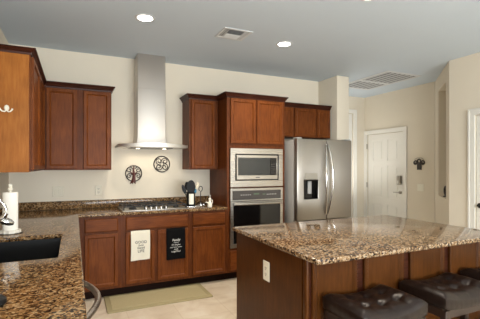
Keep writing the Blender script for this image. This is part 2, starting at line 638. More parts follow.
CROWN = [(0.0, -0.022), (0.006, -0.022), (0.009, -0.008), (0.018, 0.002), (0.024, 0.016), (0.036, 0.026), (0.039, 0.031), (0.039, 0.040), (0.0, 0.040)]
def crown(path, i0, i1, z, mat, parent, k=1.0):
    pts = [Vector((p[0], p[1])) for p in path]
    def right(a, b):
        d = (b - a).normalized()
        return Vector((d.y, -d.x))
    mit = []
    for i, p in enumerate(pts):
        if i == 0:
            mit.append(right(pts[0], pts[1]))
        elif i == len(pts) - 1:
            mit.append(right(pts[-2], pts[-1]))
        else:
            a, b = right(pts[i - 1], p), right(p, pts[i + 1])
            m = (a + b)
            mit.append(m / (1 + a.dot(b)))
    mb = MB()
    rings = []
    for i in range(i0, i1 + 1):
        rings.append([mb.bm.verts.new((pts[i].x + mit[i].x * o, pts[i].y + mit[i].y * o, z + h * (k if h > 0 else 1))) for o, h in CROWN])
    n = len(CROWN)
    for a, b in zip(rings, rings[1:]):
        for k in range(n):
            mb.bm.faces.new((a[k], a[(k + 1) % n], b[(k + 1) % n], b[k]))
    mb.bm.faces.new(rings[0])
    mb.bm.faces.new(rings[-1][::-1])
    return mb.build('crown_molding', mat, parent, 25)

UB, UT = 1.372, 2.286     # wall cabinet bottom / top
YU = 4.345                # wall cabinet face
YB = 4.047                # base cabinet face
XU = -0.305               # left wall cabinet face
TL, TR = 1.70, 2.53       # tall oven cabinet sides

# left wall cabinet
LY = 3.14
PATH1 = [(XL + .003, LY), (XU, LY), (XU, YU), (0.385, YU), (0.385, YW - .002)]
t = thing('wall_cabinet', 'cherry wall cabinet on the left wall, white hook on its plain side panel', 'cabinet', (XL + .18, 3.74, UB), 'upper kitchen cabinets')
mb = MB().box(XL + .003, XU, LY + .006, YW - .003, UB, UT)
mb.build('body', 'wood_shaded', t)
MB().box(XL + .003, XU - .010, LY, LY + .006, UB - .004, UT).build('side_panel', 'side', t)
MB().box(XU - .008, XU + .001, LY - .001, LY + .0055, UB, UT).build('face_stile', 'wood', t)
fL = face_px(XU)
shaker(fL, LY + .03, 3.69, UB + .015, UT - .03, 'wood', t)
shaker(fL, 3.71, YU - .05, UB + .015, UT - .03, 'wood', t)
crown(PATH1, 0, 2, UT, 'crown', t, 0.6)
# back left wall cabinet
t = thing('wall_cabinet', 'cherry double-door wall cabinet in the corner left of the range hood', 'cabinet', (0.04, 4.5, UB), 'upper kitchen cabinets')
MB().box(XU + .001, 0.385, YU, YW - .003, UB, UT, 0.001, 1).build('body', 'wood_shaded', t)
fU = face_ny(YU)
shaker(fU, -0.275, 0.025, UB + .015, UT - .03, 'wood', t)
shaker(fU, 0.09, 0.372, UB + .015, UT - .03, 'wood', t)
crown(PATH1, 2, 4, UT, 'crown', t)
# narrow wall cabinet right of the hood
PATH2 = [(1.31, YW - .002), (1.31, YU), (TL, YU), (TL, YB), (TR, YB), (TR, YU), (3.535, YU)]
t = thing('wall_cabinet', 'narrow single-door cherry wall cabinet between range hood and tall oven cabinet', 'cabinet', (1.5, 4.5, UB), 'upper kitchen cabinets')
MB().box(1.31, TL - .002, YU, YW - .003, UB, UT, 0.001, 1).build('body', 'wood_shaded', t)
shaker(fU, 1.335, TL - .045, UB + .015, UT - .03, 'wood', t)
crown(PATH2, 0, 2, UT, 'crown', t)
# tall oven cabinet
t = thing('oven_cabinet', 'tall cherry cabinet holding the microwave and wall oven', 'cabinet', ((TL + TR) / 2, 4.35, 0))
mb = MB()
mb.box(TL, TL + .019, YB, YW - .003, 0.10, UT)
mb.box(TR - .019, TR, YB, YW - .003, 0.10, UT)
mb.box(TL + .019, TR - .019, YW - .02, YW - .003, 0.10, UT)
for z0, z1 in ((0.10, 0.395), (1.142, 1.152), (1.642, UT)):
    mb.box(TL + .019, TR - .019, YB, YW - .02, z0, z1)
mb.box(TL + .019, TL + .034, YB, YB + .02, 0.395, 1.642)
mb.box(TR - .034, TR - .019, YB, YB + .02, 0.395, 1.642)
mb.build('body', 'wood_shaded', t)
MB().box(TL + .003, TR - .003, YB + .075, YW - .05, 0, 0.0995).build('toe_kick', 'kick', t)
fB = face_ny(YB)
shaker(fB, TL + .045, 2.093, 1.70, UT - .03, 'wood', t)
shaker(fB, 2.112, TR - .04, 1.70, UT - .03, 'wood', t)
slab_front(fB, TL + .035, TR - .035, 0.125, 0.37, 'wood_x', t)
crown(PATH2, 2, 5, UT, 'crown', t)
# cabinets over the refrigerator
t = thing('wall_cabinet', 'short cherry cabinet with two doors right above the refrigerator', 'cabinet', (2.9, 4.5, 1.83), 'upper kitchen cabinets')
FB = 1.835
MB().box(TR + .002, 3.26, YU, YW - .003, FB, UT, 0.001, 1).build('body', 'wood_shaded', t)
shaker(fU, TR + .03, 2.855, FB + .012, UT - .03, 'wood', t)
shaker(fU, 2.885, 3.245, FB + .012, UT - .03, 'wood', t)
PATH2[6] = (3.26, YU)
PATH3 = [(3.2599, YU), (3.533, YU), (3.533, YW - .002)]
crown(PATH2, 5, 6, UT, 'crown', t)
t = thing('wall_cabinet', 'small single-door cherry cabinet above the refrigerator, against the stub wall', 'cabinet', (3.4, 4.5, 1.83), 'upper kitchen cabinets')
MB().box(3.262, 3.53, YU, YW - .003, FB, UT, 0.001, 1).build('body', 'wood_shaded', t)
shaker(fU, 3.28, 3.515, FB + .012, UT - .03, 'wood', t, stile=0.042)
crown([(3.262, YU), (3.532, YU)], 0, 1, UT, 'crown', t)

# white hook on the side panel
hk = thing('wall_hook', 'white double hook on the side panel of the left wall cabinet', 'hook', (-0.458, LY, 1.83))
hx, hz_ = -0.458, 1.836
mb = MB().lathe([(0, -.016), (.012, -.014), (.017, -.006), (.017, -.0005)], (hx, LY, hz_ + .012), 18, 'Y', 1, 1.35)
mb.build('backplate', 'plastic_white', hk)
for s in (-1, 1):
    mb = MB().tube([(hx, LY - .010, hz_ - .005), (hx + s * .012, LY - .016, hz_ - .016), (hx + s * .026, LY - .024, hz_ - .015), (hx + s * .037, LY - .028, hz_ - .003), (hx + s * .041, LY - .028, hz_ + .006)], [.005, .005, .005, .0055, .0065], 8)
    mb.build('prong', 'plastic_white', hk)

# ------------------------------------------------------------------ base cabinets along the back wall
def base_cab(label, x0, x1, fronts, dz=(0.13, 0.695), split=None, open_top=False):
    t = thing('base_cabinet', label, 'cabinet', ((x0 + x1) / 2, 4.35, 0), 'base kitchen cabinets')
    MB().box(x0 + .0005, x1 - .0005, YB, YW - .025, 0.10, 0.882).build('body', 'wood_shaded', t)
    MB().box(x0 + .0005, x1 - .0005, YB + .075, YW - .03, 0, 0.0995).build('toe_kick', 'kick', t)
    for kind, a, b in fronts:
        if kind == 'drawer':
            slab_front(fB, a, b, 0.718, 0.858, 'wood_x', t)
        else:
            shaker(fB, a, b, dz[0], dz[1], 'wood', t, stile=0.042)
    return t
base_cab('cherry base cabinet with one drawer and door, at the inner counter corner', 0.035, 0.466, [('drawer', 0.095, 0.425), ('door', 0.095, 0.425)])
base_cab('wide cherry base cabinet under the cooktop with two towels on its doors', 0.466, 1.228, [('drawer', 0.505, 1.203), ('door', 0.505, 0.815), ('door', 0.85, 1.203)])
base_cab('cherry base cabinet with one drawer and door, beside the tall oven cabinet', 1.228, TL - .001, [('drawer', 1.262, 1.668), ('door', 1.262, 1.668)])

# left run
XB = 0.0
fX = face_px(XB)
def left_cab(label, y0, y1, doors, hollow=False):
    t = thing('base_cabinet', label, 'cabinet', (-.3, (y0 + y1) / 2, 0), 'base kitchen cabinets')
    mb = MB()
    if hollow:
        mb.box(XL + .022, XB, y0 + .0005, y0 + .018, 0.10, 0.882)
        mb.box(XL + .022, XB, y1 - .018, y1 - .0005, 0.10, 0.882)
        mb.box(XL + .022, XB - .02, y0 + .018, y1 - .018, 0.10, 0.12)
        mb.box(XB - .018, XB, y0 + .018, y1 - .018, 0.10, 0.882)
    else:
        mb.box(XL + .022, XB, y0 + .0005, y1 - .0005, 0.10, 0.882)
    mb.build('body', 'wood_shaded', t)
    MB().box(XL + .03, XB - .075, y0 + .0005, y1 - .0005, 0, 0.0995).build('toe_kick', 'kick', t)
    for a, b in doors:
        shaker(fX, a, b, 0.13, 0.695, 'wood', t, stile=0.042, th=.017)
        slab_front(fX, a, b, 0.718, 0.858, 'wood', t, th=.017)
left_cab('cherry sink cabinet beneath the black sink', 2.115, 3.05, [(2.14, 2.575), (2.59, 3.03)], True)
left_cab('cherry corner base cabinet between sink and back wall', 3.05, YW - .03, [(3.08, 3.55)])
left_cab('cherry base cabinet on the near side of the dishwasher', 0.62, 1.495, [(0.65, 1.05), (1.07, 1.47)])

# dishwasher
t = thing('dishwasher', 'steel dishwasher with curved bar handle under the left counter', 'dishwasher', (-.3, 1.805, 0))
MB().box(XL + .03, XB - .03, 1.500, 2.110, 0.02, 0.878).build('body', 'black', t)
MB().box(XB - .029, XB + .015, 1.502, 2.108, 0.11, 0.876, 0.006).build('door', 'steel', t)
MB().box(XB - .06, XB - .031, 1.51, 2.10, 0.0, 0.10).build('toe_kick', 'black', t)
pts = []
for k in range(21):
    s = k / 20
    pts.append((XB + .012 + .088 * math.sin(PI * s) ** 0.8, 1.515 + .57 * s, 0.802))
MB().tube(pts, 0.0145, 12).build('handle', 'steel_h', t)

# worktop with sink cutout, and backsplash
SX0, SX1, SY0, SY1 = -0.545, -0.085, 2.20, 2.945
t = thing('kitchen_worktop', 'polished brown granite L-shaped worktop with the sink and cooktop', 'worktop', (0, 4.3, 0.884))
xs = [XL + .002, SX0, SX1, 0.037, TL - .003]
ys = [0.58, SY0, SY1, 4.015, YW - .002]
mb = MB().grid(xs, ys, 0.884, CT, XYZ, [(SX0, SX1, SY0, SY1), (0.037, TL, 0, 4.015)], 0.007, 3)
mb.build('slab', 'granite_left', t, 40)
MB().box(XL + .0225, TL - .003, YW - .022, YW - .002, CT + .0005, 1.008, 0.003).build('backsplash', 'granite_left', t)
MB().box(XL + .002, XL + .022, 0.58, YW - .002, CT + .0005, 1.008, 0.003).build('backsplash', 'granite_left', t)

# sink
t = thing('sink', 'black rectangular undermount sink in the left counter', 'sink', (-.315, 2.57, 0.66))
mb = MB()
e = 0.006
a0, a1, b0, b1 = SX0 - e, SX1 + e, SY0 - e, SY1 + e
mb.box(a0 - .012, a1 + .012, b0 - .012, b1 + .012, 0.655, 0.667)
mb.box(a0 - .012, a0, b0 - .012, b1 + .012, 0.667, 0.883)
mb.box(a1, a1 + .012, b0 - .012, b1 + .012, 0.667, 0.883)
mb.box(a0, a1, b0 - .012, b0, 0.667, 0.883)
mb.box(a0, a1, b1, b1 + .012, 0.667, 0.883)
mb.build('basin', 'sink', t)
MB().lathe([(0, .002), (.02, .003), (.04, .005), (.043, .0005)], (-.315, 2.57, 0.667), 20).build('drain', 'chrome', t)

# faucet
t = thing('faucet', 'chrome gooseneck faucet with spray head beside the black sink', 'faucet', (-0.615, 2.57, CT))
fy = 2.57
mb = MB().lathe([(.027, 0), (.027, .008), (.020, .016), (.018, .06)], (-0.615, fy, CT), 20)
pts = [(-0.615, fy, CT + .05), (-0.615, fy, 1.10)]
for k in range(13):
    a = PI - k / 12 * (PI * 0.97)
    pts.append((-0.487 + .110 * math.cos(a), fy, 1.137 + .095 * math.sin(a)))
mb.tube(pts, 0.0085, 12)
mb.build('spout', 'chrome', t)
p0 = Vector((-.412, fy + .004, 1.092)); p1 = Vector((-.340, fy + .015, 1.060))
mb = MB().tube([(-.379, fy, 1.128), (-.388, fy, 1.108), p0, p0.lerp(p1, .35), p0.lerp(p1, .75), p1], [.013, .015, .018, .024, .020, .009], 14)
mb.build('spray_head', 'chrome', t)
mb = MB().tube([(-0.615, fy + .015, CT + .045), (-0.615, fy + .04, CT + .055), (-0.615, fy + .09, CT + .085)], [.010, .008, .006], 10)
mb.build('lever', 'chrome', t)

# paper towel holder
px_, py_ = -0.434, 3.135
t = thing('paper_towel_holder', 'white paper towel roll on upright holder behind the sink', 'paper towel holder', (px_, py_, CT))
mb = MB()
prof = []
n = 48
ringb, ringt = [], []
for k in range(n):
    r = .066 + .003 * math.cos(12 * 2 * PI * k / n)
    ringb.append((px_ + r * math.cos(2 * PI * k / n), py_ + r * math.sin(2 * PI * k / n)))
mb.prism(ringb, CT + .0065, CT + .027, lambda u, v, q: Vector((u, v, q)))
mb.build('cup', 'frost', t)
MB().lathe([(0, .0003), (.080, .0003), (.080, .004), (.074, .006), (0, .006)], (px_, py_, CT), 36).build('base', 'bronze', t)
mb = MB().lathe([(.018, .028), (.048, .028), (.0495, .032), (.0495, .304), (.048, .308), (.018, .308), (.018, .028)], (px_, py_, CT), 40)
mb.build('roll', 'paper', t)
mb = MB().lathe([(.007, .02), (.007, .318), (.016, .322), (.018, .332), (.010, .344), (.013, .356), (.014, .366), (0, .372)], (px_, py_, CT), 20)
mb.build('rod', 'plastic_white', t)

# dish brush at the near edge
t = thing('dish_scrubber', 'glossy black scrubber with pale knob standing for a faucet glint, on granite in near left corner', 'scrubber', (-.265, 1.53, CT))
mb = MB().lathe([(0, .001), (.040, .001), (.046, .010), (.044, .024), (.032, .034), (.012, .038)], (-.268, 1.53, CT), 24, 'Z', 1.0, .85)
mb.build('head', 'black', t)
MB().lathe([(.012, .0375), (.014, .046), (.020, .058), (.016, .070), (0, .074)], (-.268, 1.53, CT), 18).build('knob', 'frost', t)  # pale knob added in place of the faucet's reflected glint

# ------------------------------------------------------------------ cooktop
t = thing('cooktop', 'steel gas cooktop with black grates set on the back counter', 'cooktop', (0.85, 4.32, CT))
cx0, cx1, cy0, cy1 = 0.475, 1.225, 4.06, 4.575
MB().box(cx0, cx1, cy0, cy1, CT + .0003, CT + .012, 0.005).build('tray', 'steel_h', t)
zc = CT + .012
burn = [(.60, 4.20, .036), (.60, 4.45, .028), (.85, 4.36, .045), (1.10, 4.20, .030), (1.10, 4.45, .036)]
for bx, by, br in burn:
    mb = MB().lathe([(br * 1.2, 0), (br * 1.2, .008), (br, .012), (br, .018), (br * .8, .022), (0, .022)], (bx, by, zc), 24)
    mb.build('burner', 'black_iron', t)
for gx0, gx1 in ((.49, .725), (.735, .965), (.975, 1.21)):
    mb = MB()
    g0, g1 = 4.12, 4.56
    if gx0 == .735:
        g0 = 4.19
    zt0, zt1 = zc + .030, zc + .044
    for yy in (g0, (g0 + g1) / 2 - .005, g1 - .012):
        mb.box(gx0, gx1, yy, yy + .012, zt0, zt1, .003, 1)
    for xx in (gx0, (gx0 + gx1) / 2 - .006, gx1 - .012):
        mb.box(xx, xx + .012, g0, g1, zt0 + .001, zt1 - .001, .003, 1)
    for xx in (gx0, gx1 - .012):
        for yy in (g0, g1 - .012):
            mb.box(xx + .001, xx + .011, yy + .001, yy + .011, zc + .0003, zt0 + .002)
    mb.build('grate', 'black_iron', t)
for k in range(5):
    MB().lathe([(.019, .0003), (.019, .004), (.016, .006), (.015, .024), (.012, .027), (0, .027)], (0.735 + k * .0575, 4.115, zc), 18).build('knob', 'steel_h', t)

# ------------------------------------------------------------------ range hood
t = thing('range_hood', 'stainless chimney range hood with curved visor over the cooktop', 'range hood', (0.85, 4.5, 1.65))
hcx = 0.853
mb = MB().box(hcx - .166, hcx + .166, 4.388, YW - .002, 2.355, CEIL - .001, .003, 1)
mb.build('upper_chimney', 'steel_hood', t)
# lower chimney, flaring into the visor
mb = MB()
secs = [(2.355, .171, 4.382), (2.0, .171, 4.382), (1.80, .172, 4.382), (1.75, .175, 4.382), (1.715, .180, 4.381), (1.665, .192, 4.380)]
rings = []
for z, hw, yf in secs:
    rr = []
    nseg = 6
    rr.append((hcx - hw, YW - .002, z))
    c = .012
    rr += [(hcx - hw, yf + c, z), (hcx - hw + c * .3, yf + c * .3, z), (hcx - hw + c, yf, z), (hcx + hw - c, yf, z), (hcx + hw - c * .3, yf + c * .3, z), (hcx + hw, yf + c, z)]
    rr.append((hcx + hw, YW - .002, z))
    rings.append([mb.bm.verts.new(p) for p in rr])
for a, b in zip(rings, rings[1:]):
    for k in range(8):
        mb.bm.faces.new((a[k], a[(k + 1) % 8], b[(k + 1) % 8], b[k]))
mb.bm.faces.new(rings[0])
mb.bm.faces.new(rings[-1][::-1])
mb.build('lower_chimney', 'steel_hood', t)
# visor: arched and bowed plate
mb = MB()
nu = 24
def vis(s, d, dz):
    x = hcx - .398 + .815 * s
    bow = math.sin(PI * s)
    yf = 4.27 - .14 * bow ** .8
    y = yf + (YW - .004 - yf) * d
    z = 1.637 + (dz > 0) * (.034 + .014 * bow) * (1 - .25 * d)
    return Vector((x, y, z))
tv = [[mb.bm.verts.new(vis(i / nu, j / 6, 1)) for j in range(7)] for i in range(nu + 1)]
bv = [[mb.bm.verts.new(vis(i / nu, j / 6, -1)) for j in range(7)] for i in range(nu + 1)]
for i in range(nu):
    for j in range(6):
        mb.bm.faces.new((tv[i][j], tv[i + 1][j], tv[i + 1][j + 1], tv[i][j + 1]))
        mb.bm.faces.new((bv[i][j], bv[i][j + 1], bv[i + 1][j + 1], bv[i + 1][j]))
    mb.bm.faces.new((tv[i][0], bv[i][0], bv[i + 1][0], tv[i + 1][0]))
    mb.bm.faces.new((tv[i][6], tv[i + 1][6], bv[i + 1][6], bv[i][6]))
for i in (0, nu):
    for j in range(6):
        mb.bm.faces.new((tv[i][j], tv[i][j + 1], bv[i][j + 1], bv[i][j]))
mb.build('visor', 'steel_visor', t)
mb = MB().box(hcx - .25, hcx + .25, 4.34, YW - .03, 1.630, 1.6365, .002)
mb.build('filter_box', 'panel_grey', t)
for s in (-1, 1):
    MB().lathe([(.022, 0), (.022, -.003), (0, -.003)], (hcx + s * .16, 4.42, 1.6298), 16).build('lamp', 'hood_bulb', t)
    lamp('hood_spot', 'SPOT', (hcx + s * .16, 4.42, 1.620), 2.6, (1.0, 0.90, 0.72), (R(14), 0, 0), .02, spot=150, blend=.6)

# ------------------------------------------------------------------ wrought iron rounds on the wall
def spiral(c, r0, turns, start, y, cw=1, n=22):
    out = []
    for k in range(n + 1):
        s = k / n
        r = r0 * (1 - .78 * s)
        a = start + cw * turns * 2 * PI * s
        out.append((c[0] + r * math.cos(a), y, c[1] + r * math.sin(a)))
    return out
def circle(c, r, y, n=40):
    return [(c[0] + r * math.cos(2 * PI * k / n), y, c[1] + r * math.sin(2 * PI * k / n)) for k in range(n)]
YD = YW - .010
c = (1.034, 1.443)
t = thing('scroll_medallion', 'round black iron medallion with four scrolls, the higher of two under the hood', 'wall decoration', (c[0], YW, c[1]))
MB().tube(circle(c, .102, YD), .0065, 8, True).build('ring', 'iron', t)
for k in range(4):
    a = PI / 4 + k * PI / 2
    cc = (c[0] + .053 * math.cos(a), c[1] + .053 * math.sin(a))
    mb = MB().tube(spiral(cc, .044, 1.35, a + PI * .75, YD, -1), .0055, 7)
    mb.build('scroll', 'iron', t)
MB().tube([(c[0] - .03, YD, c[1]), (c[0], YD, c[1] + .03), (c[0] + .03, YD, c[1]), (c[0], YD, c[1] - .03)], .004, 7, True).build('center_diamond', 'iron', t)
c = (0.679, 1.323)
t = thing('tree_medallion', 'round iron medallion with red-brown tree trunk, lower left under the hood', 'wall decoration', (c[0], YW, c[1]))
MB().tube(circle(c, .098, YD), .0065, 8, True).build('ring', 'iron', t)
for sx, sz, r0 in ((-1, .045, .040), (1, .045, .040), (-1, -.03, .034), (1, -.03, .034)):
    cc = (c[0] + sx * .053, c[1] + sz)
    mb = MB().tube(spiral(cc, r0, 1.3, (0 if sx < 0 else PI) - sx * .3, YD, -sx), .0055, 7)
    mb.build('branch', 'iron', t)
mb = MB()
mb.tube([(c[0] + .003, YD, c[1] + .095), (c[0] - .003, YD - .001, c[1] + .04), (c[0] + .004, YD - .002, c[1] - .01), (c[0] + .002, YD - .002, c[1] - .06), (c[0] - .006, YD - .002, c[1] - .105)], [.006, .011, .018, .021, .030], 10)
mb.tube([(c[0] + .002, YD - .002, c[1] - .02), (c[0] + .03, YD - .002, c[1] + .01), (c[0] + .05, YD, c[1] + .025)], [.012, .008, .004], 8)
mb.tube([(c[0], YD - .002, c[1] - .02), (c[0] - .03, YD - .002, c[1] + .01), (c[0] - .05, YD, c[1] + .02)], [.012, .008, .004], 8)
for s, dx in ((-1, -.045), (1, .02), (0, -.018)):
    mb.tube([(c[0] - .006, YD - .002, c[1] - .085), (c[0] + dx * .7, YD - .002, c[1] - .115), (c[0] + dx, YD, c[1] - .132)], [.014, .009, .003], 8)
mb.build('trunk', 'trunk', t)

# ------------------------------------------------------------------ outlets and switches
def outlet(name, label, f, u, v, w_, h_, mat, inserts, group=None, cat='outlet', dark='slot'):
    p = f(u, v, 0)
    t = thing(name, label, cat, tuple(p), group)
    mb = MB()
    mb.box(u - w_ / 2, u + w_ / 2, v - h_ / 2, v + h_ / 2, 0.0008, 0.006, 0.002, 1, lambda q: f(q.x, q.y, q.z))
    mb.build('cover_plate', mat, t)
    for du, dv, iw, ih, nm in inserts:
        mb = MB().box(u + du - iw / 2, u + du + iw / 2, v + dv - ih / 2, v + dv + ih / 2, 0.0062, 0.0085, 0.001, 1, lambda q: f(q.x, q.y, q.z))
        ins = mb.build(nm, mat, t)
        if nm == 'socket':
            mb = MB()
            for s in (-1, 1):
                mb.box(u + du + s * .007 - .0018, u + du + s * .007 + .0018, v + dv - .005, v + dv + .007, 0.0086, 0.0092, f=lambda q: f(q.x, q.y, q.z))
            mb.box(u + du - .003, u + du + .003, v + dv - .013, v + dv - .008, 0.0086, 0.0092, f=lambda q: f(q.x, q.y, q.z))
            mb.build('slots', dark, ins)
    return t
fW = face_ny(YW)
SOCK = [(0, .021, .033, .032, 'socket'), (0, -.021, .033, .032, 'socket')]
outlet('wall_outlet', 'almond outlet on back wall below the double-door cabinet, nearer the cooktop', fW, 0.265, 1.122, .074, .12, 'almond', SOCK, 'counter outlets')
outlet('light_switch', 'double almond switch plate on back wall, near the paper towels', fW, -0.175, 1.122, .118, .12, 'almond', [(-.023, 0, .033, .066, 'rocker'), (.023, 0, .033, .066, 'rocker')], None, 'switch')
outlet('island_outlet', 'white outlet on the plain end panel of the island', face_nx(1.205), 2.157, 0.692, .085, .135, 'plastic_white', SOCK)
outlet('light_switch', 'white switch plate below the dark ornament by the front door', fe, 4.12, 1.06, .118, .118, 'plastic_white', [(-.023, 0, .033, .066, 'rocker'), (.023, 0, .033, .066, 'rocker')], None, 'switch')

# dark ornament beside the front door
oy, oz = 4.14, 1.475
t = thing('wall_ornament', 'small dark metal ornament on the wall right of the front door', 'wall decoration', (XE, oy, oz))
xo = XE - .012
def cyz(y, z, r, n=20):
    return [(xo, y + r * math.cos(2 * PI * k / n), z + r * math.sin(2 * PI * k / n)) for k in range(n)]
mb = MB()
for dy, dz, r in ((-.07, .0, .030), (.0, .025, .030), (.07, .0, .030)):
    mb.tube(cyz(oy + dy, oz + dz, r), .010, 8, True)
mb.build('loops', 'iron', t)
mb = MB().prism([(oy - .10, oz - .005), (oy - .04, oz - .035), (oy - .04, oz - .12), (oy + .04, oz - .12), (oy + .04, oz - .035), (oy + .10, oz - .005), (oy + .06, oz + .005), (oy, oz - .01), (oy - .06, oz + .005)], .002, .014, fe)
mb.build('plate', 'iron', t)
mb = MB()
mb.tube([(xo, oy + .085 * math.cos(a), oz + .045 + .035 * math.sin(a)) for a in [PI * k / 12 for k in range(13)]], .004, 6)
mb.build('arch', 'silver_grey', t)

# dark curl in the niche
q = face_diag(.625, nz0, -.052)
t = thing('niche_sculpture', 'small dark curled sculpture on the niche sill', 'sculpture', tuple(q))
MB().lathe([(.038, .0005), (.038, .012), (.02, .02), (0, .02)], q, 18).build('base', 'iron', t)
pts = []
for k in range(15):
    a = -PI * .5 - PI * 1.15 * k / 14
    p = q + DU * (.052 * math.cos(a)) + Vector((0, 0, .082 + .065 * math.sin(a)))
    pts.append(p)
MB().tube(pts, [.010 + .012 * math.sin(PI * k / 14) for k in range(15)], 10).build('curl', 'iron', t)

# ------------------------------------------------------------------ microwave
t = thing('microwave', 'built-in stainless microwave above the wall oven', 'microwave', (2.115, 4.3, 1.154))
m0, m1, mz0, mz1 = 1.738, 2.492, 1.154, 1.640
MB().box(m0 + .03, m1 - .03, YB + .001, YB + .42, mz0 + .012, mz1 - .012).build('body', 'black', t)
i0, i1, iz0, iz1 = 1.805, 2.432, 1.235, 1.568
mb = MB().grid([m0, i0, i1, m1], [mz0, iz0, iz1, mz1], 0.001, 0.022, fB, [(i0, i1, iz0, iz1)], .003, 1)
mb.build('trim_frame', 'steel_h', t)
j0, j1, jz0, jz1 = 1.824, 2.414, 1.247, 1.556
gl0, gl1, gz0, gz1 = 1.845, 2.300, 1.300, 1.520
g2 = 2.398
mb = MB().grid([j0, gl0, gl1 - .004, g2, j1], [jz0, gz0, gz1, jz1], 0.002, 0.020, fB, [(gl0, g2, gz0, gz1)], .003, 1)
dr = mb.build('door', 'steel_h', t)
MB().grid([gl0 + .0005, gl1], [gz0 + .0005, gz1 - .0005], 0.003, 0.017, fB).build('window', 'mw_glass', dr)
MB().grid([gl1 + .0005, g2 - .0005], [gz0 + .0005, gz1 - .0005], 0.003, 0.018, fB).build('control_panel', 'black_glass', t)
mb = MB()
for r_ in range(5):
    for k in range(3):
        mb.grid([gl1 + .018 + k * .025, gl1 + .034 + k * .025], [gz0 + .02 + r_ * .028, gz0 + .032 + r_ * .028], 0.0181, 0.0187, fB)
mb.build('buttons', 'panel_grey', t)
MB().grid([2.09, 2.15], [jz0 + .020, jz0 + .028], 0.0202, 0.0208, fB).build('badge', 'panel_grey', t)

# ------------------------------------------------------------------ wall oven
t = thing('wall_oven', 'stainless wall oven with black glass door and bar handle', 'oven', (2.115, 4.3, .41))
o0, o1, oz0, oz1 = 1.738, 2.492, 0.402, 1.138
MB().box(o0 + .03, o1 - .03, YB + .001, YB + .52, oz0 + .01, oz1 - .012).build('body', 'black', t)
cpz0, cpz1 = 0.995, 1.108
mb = MB().grid([o0, o0 + .03, o1 - .03, o1], [0.978, cpz0, cpz1, oz1], 0.001, 0.022, fB, [(o0 + .03, o1 - .03, cpz0, cpz1)], .002, 1)
mb.build('control_frame', 'steel_h', t)
cp = MB().grid([o0 + .0305, o1 - .0305], [cpz0 + .0005, cpz1 - .0005], 0.002, 0.020, fB).build('control_panel', 'panel_grey', t)
mb = MB()
mb.grid([2.06, 2.14], [1.055, 1.072], 0.0202, 0.0208, fB)
mb.grid([2.19, 2.23], [1.052, 1.062], 0.0202, 0.0208, fB)
mb.build('display', 'led', cp)
mb = MB()
for k in range(6):
    mb.grid([1.88 + k * .025, 1.895 + k * .025], [1.05, 1.058], 0.0202, 0.0206, fB)
    mb.grid([2.25 + k * .025, 2.265 + k * .025], [1.05, 1.058], 0.0202, 0.0206, fB)
mb.build('buttons', 'fridge_side', cp)
dz0, dz1 = oz0, 0.972
gw0, gw1 = o0 + .042, o1 - .042
mb = MB().grid([o0, gw0, gw1, o1], [dz0, dz0 + .05, dz1 - .03, dz1], 0.001, 0.026, fB, [(gw0, gw1, dz0 + .05, dz1 - .03)], .003, 1)
dr = mb.build('door', 'steel_h', t)
MB().grid([gw0 + .0005, gw1 - .0005], [dz0 + .0505, dz1 - .0305], 0.002, 0.022, fB).build('window', 'black_glass', dr)
mb = MB()
hz = 0.945
pts = [(o0 + .035 + (o1 - o0 - .07) * k / 16, YB - .060 - .010 * math.sin(PI * k / 16), hz) for k in range(17)]
mb.tube(pts, .0155, 12)
for x in (o0 + .06, o1 - .06):
    mb.tube([(x, YB - .024, hz), (x, YB - .062, hz)], .010, 10)
mb.build('handle', 'steel_h', dr)

# ------------------------------------------------------------------ refrigerator
FX0, FX1, FY = 2.597, 3.503, 3.85
FT = 1.772
t = thing('refrigerator', 'stainless french door refrigerator with water dispenser', 'refrigerator', ((FX0 + FX1) / 2, 4.2, 0))
MB().box(FX0 + .004, FX1 - .004, FY + .085, YW - .04, 0.03, FT - .015, .004).build('body', 'fridge_side', t)
MB().box(FX0 + .02, FX1 - .02, FY + .10, YW - .08, 0.0, 0.03).build('base_grille', 'black', t)
fF = face_ny(FY)
FM = 3.068
dx0, dx1, dzz0, dzz1 = 2.708, 2.928, 0.985, 1.235
ff = face_ny(FY)
th = -.075
mb = MB().grid([FX0, dx0, dx1, FM - .003], [0.705, dzz0, dzz1, FT], th, 0.0, ff, [(dx0, dx1, dzz0, dzz1)], .010, 3)
dl = mb.build('left_door', 'steel', t)
mb = MB().grid([FM + .003, FX1], [0.705, FT], th, 0.0, ff, [], .010, 3)
dr_ = mb.build('right_door', 'steel', t)
mb = MB().grid([FX0, FX1], [0.06, 0.695], th, 0.0, ff, [], .010, 3)
fz = mb.build('freezer_drawer', 'steel', t)
mb = MB()
pts = [(FX0 + .07 + (FX1 - FX0 - .14) * k / 16, FY - .008 - .055 * math.sin(PI * k / 16) ** .6, 0.62) for k in range(17)]
mb.tube(pts, .013, 12)
mb.build('handle', 'steel_h', fz)
for s, par in ((-1, dl), (1, dr_)):
    pts = []
    for k in range(25):
        q_ = k / 24
        b_ = math.sin(PI * q_)
        pts.append((FM + s * (.014 + .042 * b_), FY - .006 - .060 * b_ ** .7, 0.775 + (1.705 - .775) * q_))
    MB().tube(pts, [.012 + .005 * math.sin(PI * k / 24) for k in range(25)], 12).build('handle', 'chrome', par)
